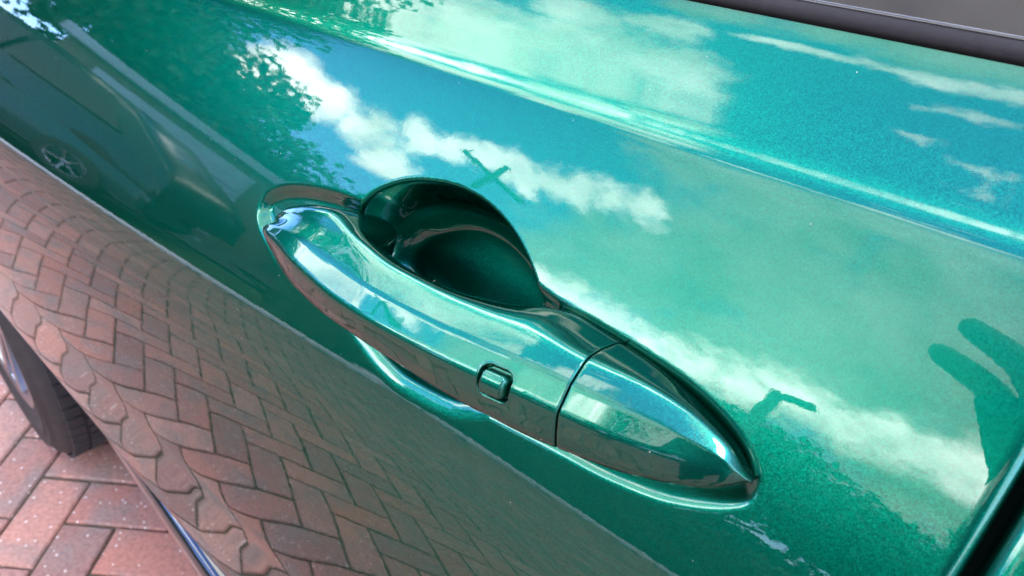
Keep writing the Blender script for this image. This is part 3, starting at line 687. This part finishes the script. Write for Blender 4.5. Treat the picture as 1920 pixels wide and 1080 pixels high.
# second car across the road
OC=simple('dark_teal_car_paint',(.02,.045,.045),.35,metal=.5,coat=.35)
pc2=KN*(KDIST+1.30)+KT*(-4.95); oc=tag(empty('parked_car',(pc2[0],pc2[1],.02),KD+math.pi/2),'dark hatchback parked along the road, reflected in the door','car')
prof=[(-2.05,.28),(-2.1,.55),(-2.02,.80),(-1.2,.98),(-.55,1.42),(.2,1.50),(1.2,1.44),(1.85,1.02),(2.02,.75),(2.0,.28)]
V=[];sec=[(-.86,0),(-.88,.0),(.88,0),(.86,0)]
prs=[(x_,z_) for x_,z_ in prof]
rows=[]
for x_,z_ in prs:
    tb=max(0,z_-.95)*.38
    rows.append([(x_,-.86+tb,z_),(x_,-.5,z_+.02),(x_,.5,z_+.02),(x_,.86-tb,z_)])
V=[p for r_ in rows for p in r_]; Fc=grid_faces(len(rows),4)
nv=len(V); V+=[(x_,-.88,.28) for x_,z_ in prs]+[(x_,.88,.28) for x_,z_ in prs]+[(x_,-.9,min(z_,.85)) for x_,z_ in prs]+[(x_,.9,min(z_,.85)) for x_,z_ in prs]
npf=len(prs)
for i in range(npf-1):
    Fc+=[(i*4,nv+2*npf+i,nv+2*npf+i+1,(i+1)*4),(nv+2*npf+i,nv+i,nv+i+1,nv+2*npf+i+1),(i*4+3,(i+1)*4+3,nv+3*npf+i+1,nv+3*npf+i),(nv+3*npf+i,nv+3*npf+i+1,nv+npf+i+1,nv+npf+i)]
meshobj('body',V,Fc,OC,oc,smooth=True,local=True)
for sg in (-1,1):
    meshobj('side_window',[(-.95,sg*.905,.93),(.15,sg*.905,.95),(.12,sg*.72,1.40),(-.45,sg*.72,1.36)],[(0,1,2,3) if sg<0 else (3,2,1,0)],WIN,oc,smooth=False,local=True)
    meshobj('side_window',[(.22,sg*.905,.95),(1.45,sg*.905,.98),(1.1,sg*.72,1.38),(.2,sg*.72,1.40)],[(0,1,2,3) if sg<0 else (3,2,1,0)],WIN,oc,smooth=False,local=True)
    for wx in (-1.3,1.3):
        wheel(oc,(wx,-.92 if sg<0 else .92,.31),0 if sg<0 else math.pi,R=.315,w=.2,n=40,spokes=5)
# ================= THE PHOTOGRAPHER =================
SKIN=simple('skin',(.26,.14,.10),.6); CLOTH=simple('navy_jumper',(.025,.03,.045),.9,var=.2,scale=60,bump=.001,bscale=120); JEANS=simple('dark_jeans',(.03,.045,.08),.9,var=.2,scale=60); HAIR=simple('dark_hair',(.03,.02,.015),.7); SHOE=simple('shoe_leather',(.04,.03,.025),.5); PHONE=simple('phone_black',(.015,.015,.017),.25,coat=.6)
C3=Vector(CAM); rt=Vector(RW[:,0]); up=Vector(RW[:,1]); bk=Vector(RW[:,2])
def skin(name,pts,edges,rad,mt,parent,root=0,sub=2):
    me=bpy.data.meshes.new(name); me.from_pydata([tuple(p) for p in pts],edges,[]); me.materials.append(mt)
    o=bpy.data.objects.new(name,me); COL.objects.link(o)
    m=o.modifiers.new('s','SKIN'); m.use_smooth_shade=True
    for i,r_ in enumerate(rad): d_=me.skin_vertices[0].data[i]; d_.radius=(r_,r_) if isinstance(r_,float) else r_; d_.use_root=(i==root)
    if sub: s_=o.modifiers.new('u','SUBSURF'); s_.levels=sub; s_.render_levels=sub
    dg=bpy.context.evaluated_depsgraph_get(); m2=bpy.data.meshes.new_from_object(o.evaluated_get(dg)); bpy.data.objects.remove(o)
    o=bpy.data.objects.new(name,m2); COL.objects.link(o); o.parent=parent; 
    if parent: bpy.context.view_layer.update(); o.matrix_parent_inverse=parent.matrix_world.inverted()
    m2.polygons.foreach_set('use_smooth',[True]*len(m2.polygons)); return o
per=tag(empty('person',(.42,-.50,0)),'photographer in a dark jumper holding a phone up to the car door','person')
hand=C3+rt*.085+bk*.035-up*.03
sh_r=Vector((.42,-.25,1.40)); el_r=Vector((.34,-.12,1.14)); sh_l=Vector((.22,-.60,1.40)); 
el_l=Vector((.10,-.68,1.12)); ha_l=Vector((.02,-.52,.92)); pel=Vector((.46,-.56,.92)); ch=Vector((.36,-.46,1.25)); nk=Vector((.31,-.42,1.44)); hdp=Vector((.25,-.35,1.60))
pts=[pel,Vector((.42,-.52,1.08)),ch,nk,sh_r,el_r,hand-rt*-.02,sh_l,el_l,ha_l]
skin('jumper',pts,[(0,1),(1,2),(2,3),(2,4),(4,5),(5,6),(2,7),(7,8),(8,9)],[(.17,.12),(.16,.115),(.18,.13),(.06,.06),.065,.045,.03,.065,.045,.032],CLOTH,per)
skin('trousers',[pel,pel+Vector((.09,.05,-.05)),Vector((.56,-.46,.50)),Vector((.57,-.47,.08)),pel+Vector((-.09,-.05,-.05)),Vector((.36,-.62,.50)),Vector((.36,-.64,.08))],[(0,1),(1,2),(2,3),(0,4),(4,5),(5,6)],[(.165,.12),.10,.065,.05,.10,.065,.05],JEANS,per)
skin('head',[nk,nk+Vector((-.02,.03,.06)),hdp,hdp+Vector((-.03,.03,.06))],[(0,1),(1,2),(2,3)],[.055,.052,.085,.07],SKIN,per)
skin('nose',[hdp+Vector((-.05,.06,.03)),hdp+Vector((-.075,.09,.0))],[(0,1)],[.012,.013],SKIN,per,sub=1)
skin('hair',[hdp+Vector((.02,-.02,.03)),hdp+Vector((.0,.0,.085)),hdp+Vector((-.03,.03,.10))],[(0,1),(1,2)],[.088,.085,.06],HAIR,per)
for e in (Vector((.56,-.46,.04)),Vector((.36,-.63,.04))): skin('shoe',[e,e+Vector((-.10,.14,-.005))],[(0,1)],[.05,.04],SHOE,per)
# right hand round the end of the phone; fingertips rest on its back
palm=[hand,hand-rt*.0+bk*.008+up*.03]
skin('hand',[C3+rt*.135+bk*.055-up*.06,C3+rt*.10+bk*.048-up*.025,C3+rt*.046+bk*.042+up*.036],[(0,1),(1,2)],[(.030,.020),(.046,.018),(.050,.015)],SKIN,per)
for pts_ in ([(.045,-.05,.036),(.000,-.012,.030),(-.012,.026,.026),(-.044,.054,.022)],[(.06,-.04,.036),(.020,.008,.030),(.008,.044,.026),(-.022,.074,.022)],
             [(.13,-.008,.036),(.139,-.006,.012),(.112,.002,-.0035),(.078,.004,-.0035)],[(.13,-.036,.036),(.139,-.034,.012),(.114,-.030,-.0035),(.086,-.032,-.0035)]):
    skin('finger',[C3+rt*a_+up*b_+bk*c_ for a_,b_,c_ in pts_],[(0,1),(1,2),(2,3)],[.0150,.0138,.0112,.0085],SKIN,per,sub=2)
skin('thumb',[C3+rt*.12+bk*.032-up*.03,C3+rt*.10+bk*.030-up*.0,C3+rt*.075+bk*.022+up*.012],[(0,1),(1,2)],[.012,.011,.009],SKIN,per,sub=1)
# left hand hanging relaxed below its sleeve
dn=(ha_l-el_l).normalized(); sd=dn.cross(Vector((0,0,1))).normalized(); nv_=dn.cross(sd)
skin('hand',[ha_l-dn*.02,ha_l+dn*.03,ha_l+dn*.085],[(0,1),(1,2)],[(.024,.019),(.034,.016),(.038,.014)],SKIN,per)
for o_,l_ in ((-.028,.070),(-.010,.080),(.010,.076),(.028,.060)):
    b_=ha_l+dn*.075+sd*o_; skin('finger',[b_,b_+dn*l_*.5+nv_*.004,b_+dn*l_*.8+nv_*.016,b_+dn*l_+nv_*.030],[(0,1),(1,2),(2,3)],[.0088,.0084,.0078,.0066],SKIN,per,sub=1)
b_=ha_l+dn*.02+sd*-.028; skin('thumb',[b_,b_+dn*.03-sd*.020+nv_*.01,b_+dn*.062-sd*.026+nv_*.02],[(0,1),(1,2)],[.012,.0105,.0085],SKIN,per,sub=1)
# phone
ph=tag(empty('phone'),'black phone held level behind the lens','phone')
def phbox(name,cx,cy,cz,sx,sy,sz,bev,mt):
    bm=bmesh.new(); box(bm,(0,0,0),(sx,sy,sz),bev=bev); bmesh.ops.transform(bm,matrix=Matrix(((rt.x,up.x,bk.x,0),(rt.y,up.y,bk.y,0),(rt.z,up.z,bk.z,0),(0,0,0,1))),verts=bm.verts)
    c_=C3+rt*cx+up*cy+bk*cz; bmesh.ops.translate(bm,vec=c_,verts=bm.verts); return bmobj(name,bm,mt,ph)
phbox('phone_body',.060,-.018,.0125,.148,.072,.008,.0025,PHONE)
phbox('camera_island',.006,-.006,.0070,.032,.032,.003,.001,PHONE)
phbox('screen',.060,-.018,.0168,.138,.064,.0006,.0002,GLASS)
